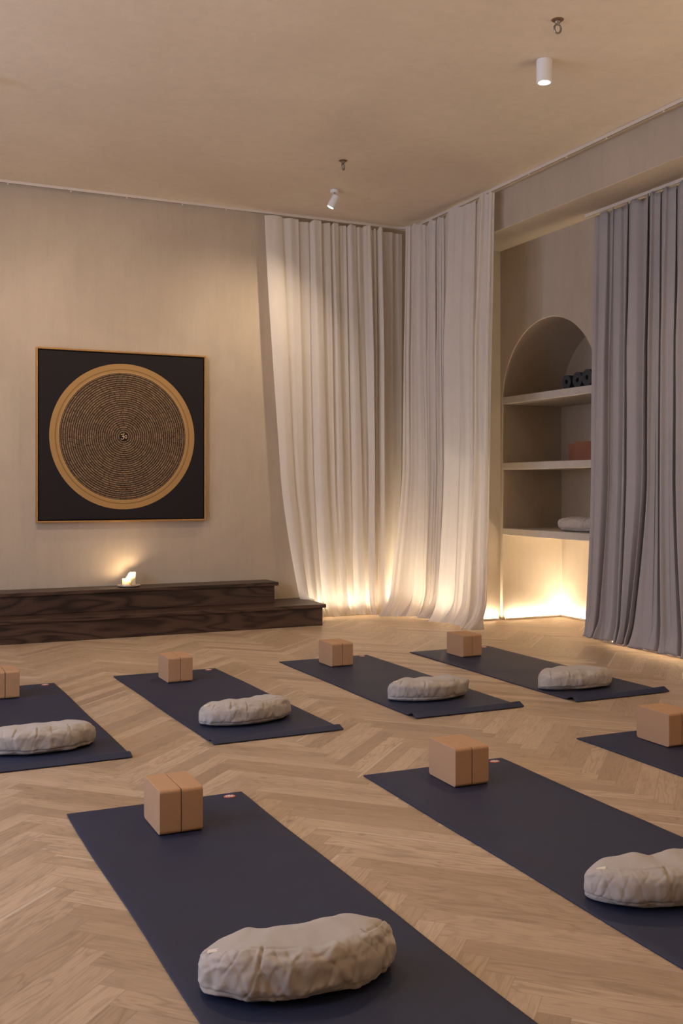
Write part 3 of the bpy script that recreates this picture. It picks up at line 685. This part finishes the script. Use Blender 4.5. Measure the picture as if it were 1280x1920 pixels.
# local depth (BD) runs along +x after the turn; turn back so the broad face looks at the room
bA.rotation_euler = (0,0,0); b2.rotation_euler = (0,0,0)
bA.location = (5.36, y_on_x(1065,5.36)-BD, 1.387); b2.location = (5.17, y_on_x(1076,5.17)-BD, 1.387)

# ------------------------------------------------------------------ crescent meditation cushions
def smooth(a, b, x): t = max(0, min(1, (x-a)/(b-a))); return t*t*(3-2*t)
def cushion(label, loc, rz, seed, L=0.46, Wd=0.19, Hh=0.115, bend=1.12, tag_on=True, pleats=6, asym=0.0, group='crescent cushions on the mats', gather=0.5):
    t = thing('meditation_cushion', label, 'cushion', loc, rz, group)
    bm = bmesh.new(); NTt, NP = 280, 160; rows = []; rr = random.Random(seed)
    TM = bend*0.82; Rr = (L/2-0.01)/math.sin(TM) if TM < PI/2 else L/2
    pl = sorted([(-0.72+1.44*k/(pleats-1))+rr.uniform(-0.09,0.09) for k in range(pleats)]); pa = [rr.uniform(0.15,1.0) for _ in pl]; pe = [rr.uniform(0.05,0.45) for _ in pl]
    def P(tt, ph):
        th = tt*TM
        e = max(0.0, 1-abs(tt)**4.5); prof = e**0.5
        wv = Wd/2*prof*(1-0.12*asym*tt); hv = Hh*(0.34+0.66*e**0.42)*(1+0.06*asym*tt)
        c, s_ = math.cos(ph), math.sin(ph)
        cx = math.copysign(abs(c)**0.62, c)*wv
        zz = hv*0.5 + hv*0.5*math.copysign(abs(s_)**0.66, s_)
        x = (Rr+cx)*math.sin(th); y = Rr-(Rr+cx)*math.cos(th)
        out = Vector((math.sin(th), -math.cos(th), 0))       # cx > 0 is the outer, gathered side
        side = smooth(-0.25, 0.35, c); band = smooth(-0.9, -0.1, s_)*(1-smooth(0.80, 0.98, s_)); dsp = 0.0
        for q, am, en in zip(pl, pa, pe):
            w_ = tt-q-0.03*(s_-0.3)
            dsp += am*gather*(0.0022*math.exp(-(w_/0.028)**2)-0.0020*math.exp(-((w_-0.045)/0.020)**2))*band*side
            if am > 0.5 and c > 0.05: dsp -= am*0.010*math.exp(-((w_-0.02)/0.010)**2)*smooth(en,en+0.3,s_)*(1-smooth(0.93,0.97,s_))
        nv = Vector((tt*4.5*L/0.46+seed*3, c*1.6+seed, s_*1.5))
        dsp += 0.009*noise.noise(nv*0.8)+gather*(0.0100*noise.noise(Vector((nv.x*1.5,nv.y*1.2,nv.z*1.2+5)))+0.0030*noise.noise(nv*3.1))*(0.2+0.8*side*(1-smooth(0.75,1,s_)))
        rid = 1-abs(noise.noise(Vector((nv.x*1.3+9,nv.y*0.6,nv.z*0.6))))*4.5
        dsp += 0.0045*gather*max(0, rid)*side*band
        cr1 = abs(noise.noise(Vector((tt*6.5+s_*0.9+seed, c*0.5, s_*0.35+4)))); cr2 = abs(noise.noise(Vector((tt*9-s_*1.1+seed*2, c*0.7, s_*0.5+8))))
        dsp -= gather*(0.0036*math.exp(-(cr1/0.10)**2)+0.0028*math.exp(-(cr2/0.10)**2))*side*(1-smooth(0.78,0.95,s_))*smooth(-1.0,-0.5,s_)
        dsp -= 0.0035*math.exp(-((s_+0.45)/0.09)**2)
        low = smooth(-1, -0.6, s_); p = Vector((x, y, zz)); p += (out*c+Vector((0,0,s_)))*dsp*low
        if s_ < -0.6: p.z = max(0.0, p.z)
        g = math.exp(-((c-0.42+0.05*math.sin(tt*5+seed))/0.035)**2) if s_ > 0 else 0
        p.z -= 0.0045*g*prof*smooth(-0.5,0.5,math.sin(tt*5+seed*1.3))
        return p
    for i in range(NTt+1):
        a = -1+2*i/NTt; tt = math.sin(a*PI/2)*0.9995
        rows.append([bm.verts.new(P(tt, 2*PI*k/NP)) for k in range(NP)])
    for a, b in zip(rows, rows[1:]):
        for k in range(NP): bm.faces.new((a[k], a[(k+1)%NP], b[(k+1)%NP], b[k]))
    bm.faces.new(rows[0]); bm.faces.new(rows[-1][::-1])
    build('cover', bm, M_CUSH, t, smooth=True)
    if tag_on:
        b = bmesh.new(); q = P(-0.80, R(62)); box(b, (-0.013,-0.006,0), (0.013,0.006,0.0015)); o = build('care_tag', b, M_TAG, t)
        o.location = q+Vector((0,0,0.001)); o.rotation_euler = (R(12), R(-14), R(-28))
    return t
ZC = MT+0.0016
def cpos(px, py, lift=0.0): return at(px, py, ZC)
cushion('grey crescent cushion on the front mat nearest the camera', cpos(571, 1848), R(-5), 3, gather=0.8, L=0.445, Wd=0.20, Hh=0.122)
cushion('grey crescent cushion cropped by the right photo edge on the right front-row mat', cpos(1269, 1684), R(-6), 8, L=0.475, pleats=5, gather=0.5)
cushion('grey crescent cushion on the mat at the left photo edge', cpos(77, 1408), R(0), 12, pleats=6)
cushion('grey crescent cushion on the back-row mat below the candles', cpos(469, 1354), R(6), 5, pleats=7)
cushion('grey crescent cushion on the back-row mat just right of the dark step end', cpos(811, 1310), R(2), 17, asym=-1.0, pleats=5)
cushion('plump grey crescent cushion on the back-row mat nearest the grey curtain', cpos(1079, 1288), R(-4), 21, Wd=0.25, bend=0.6, tag_on=False, pleats=6)
cushion('small grey cushion with gathered pleats on the lowest niche shelf', (5.27, 6.735, 0.811), R(-84), 30, L=0.48, Wd=0.25, Hh=0.115, bend=0.6, tag_on=False, group='cushion in the niche')

# ------------------------------------------------------------------ rolled mats on the top shelf
def rolled(label, y, r, x0, seed, length=0.58):
    t = thing('rolled_mat', label, 'rolled yoga mat', (x0, y, 1.9665), 0, 'rolled mats on the top niche shelf')
    turns = 5.2; n = 190; th = (r-0.018)/turns; pts = []
    bm = bmesh.new(); L = []
    for i in range(n+1):
        a = 2*PI*turns*i/n; rr = 0.018+th*a/(2*PI); w = th*0.47
        ca, sa = math.cos(-a+seed), math.sin(-a+seed)
        L.append([bm.verts.new((x_, (rr+dw)*ca, r*1.06+(rr+dw)*sa)) for x_, dw in ((0,-w),(0,w),(length,w),(length,-w))])
    zmin = min(v.co.z for v in bm.verts)
    for v in bm.verts: v.co.z -= zmin
    for a, b in zip(L, L[1:]):
        for k in range(4):
            f = bm.faces.new((a[k], a[(k+1)%4], b[(k+1)%4], b[k])); f.material_index = 1 if k == 0 else 0
    bm.faces.new(L[0]); bm.faces.new(L[-1][::-1])
    build('mat_spiral', bm, [M_ROLL, M_ROLLE], t)
rolled('dark rolled yoga mat under the arch, leftmost of the rolls', y_on_x(1061.5,5.12), 0.056, 5.12, 0.3)
rolled('dark rolled yoga mat under the arch, middle of the rolls', y_on_x(1080.5,5.12), 0.060, 5.125, 2.0)
rolled('thicker dark rolled yoga mat under the arch, right beside the grey curtain', y_on_x(1100,5.11), 0.066, 5.11, 4.0)

# ------------------------------------------------------------------ small candle at the right edge
p = at(1289, 1274)
candle('pillar_candle', 'low white candle on the floor at the right photo edge', p.x, p.y, 0.001, 0.030, 0.036, 0.02, 9, 0.35)

# ------------------------------------------------------------------ housings of the two added floor uplights (outside the picture)
def channel(label, x0, y0, x1, y1):
    t = thing('added_uplight', label, 'light', ((x0+x1)/2, (y0+y1)/2, 0.0)); hx, hy = (x1-x0)/2, (y1-y0)/2
    b = bmesh.new(); box(b, (-hx,-hy,0.001), (hx,hy,0.012))
    if hx > hy: box(b, (-hx,-hy,0.012), (hx,-hy+0.006,0.075)); box(b, (-hx,hy-0.006,0.012), (hx,hy,0.075))
    else: box(b, (-hx,-hy,0.012), (-hx+0.006,hy,0.075)); box(b, (hx-0.006,-hy,0.012), (hx,hy,0.075))
    build('housing', b, M_ALU, t)
channel('added long low uplight channel on the floor behind the camera', (XL+5.0)/2-3.5, YF+0.84, (XL+5.0)/2+3.5, YF+0.96)
channel('added long low uplight channel on the floor by the window wall', XL+0.54, -1.4, XL+0.66, 6.6)
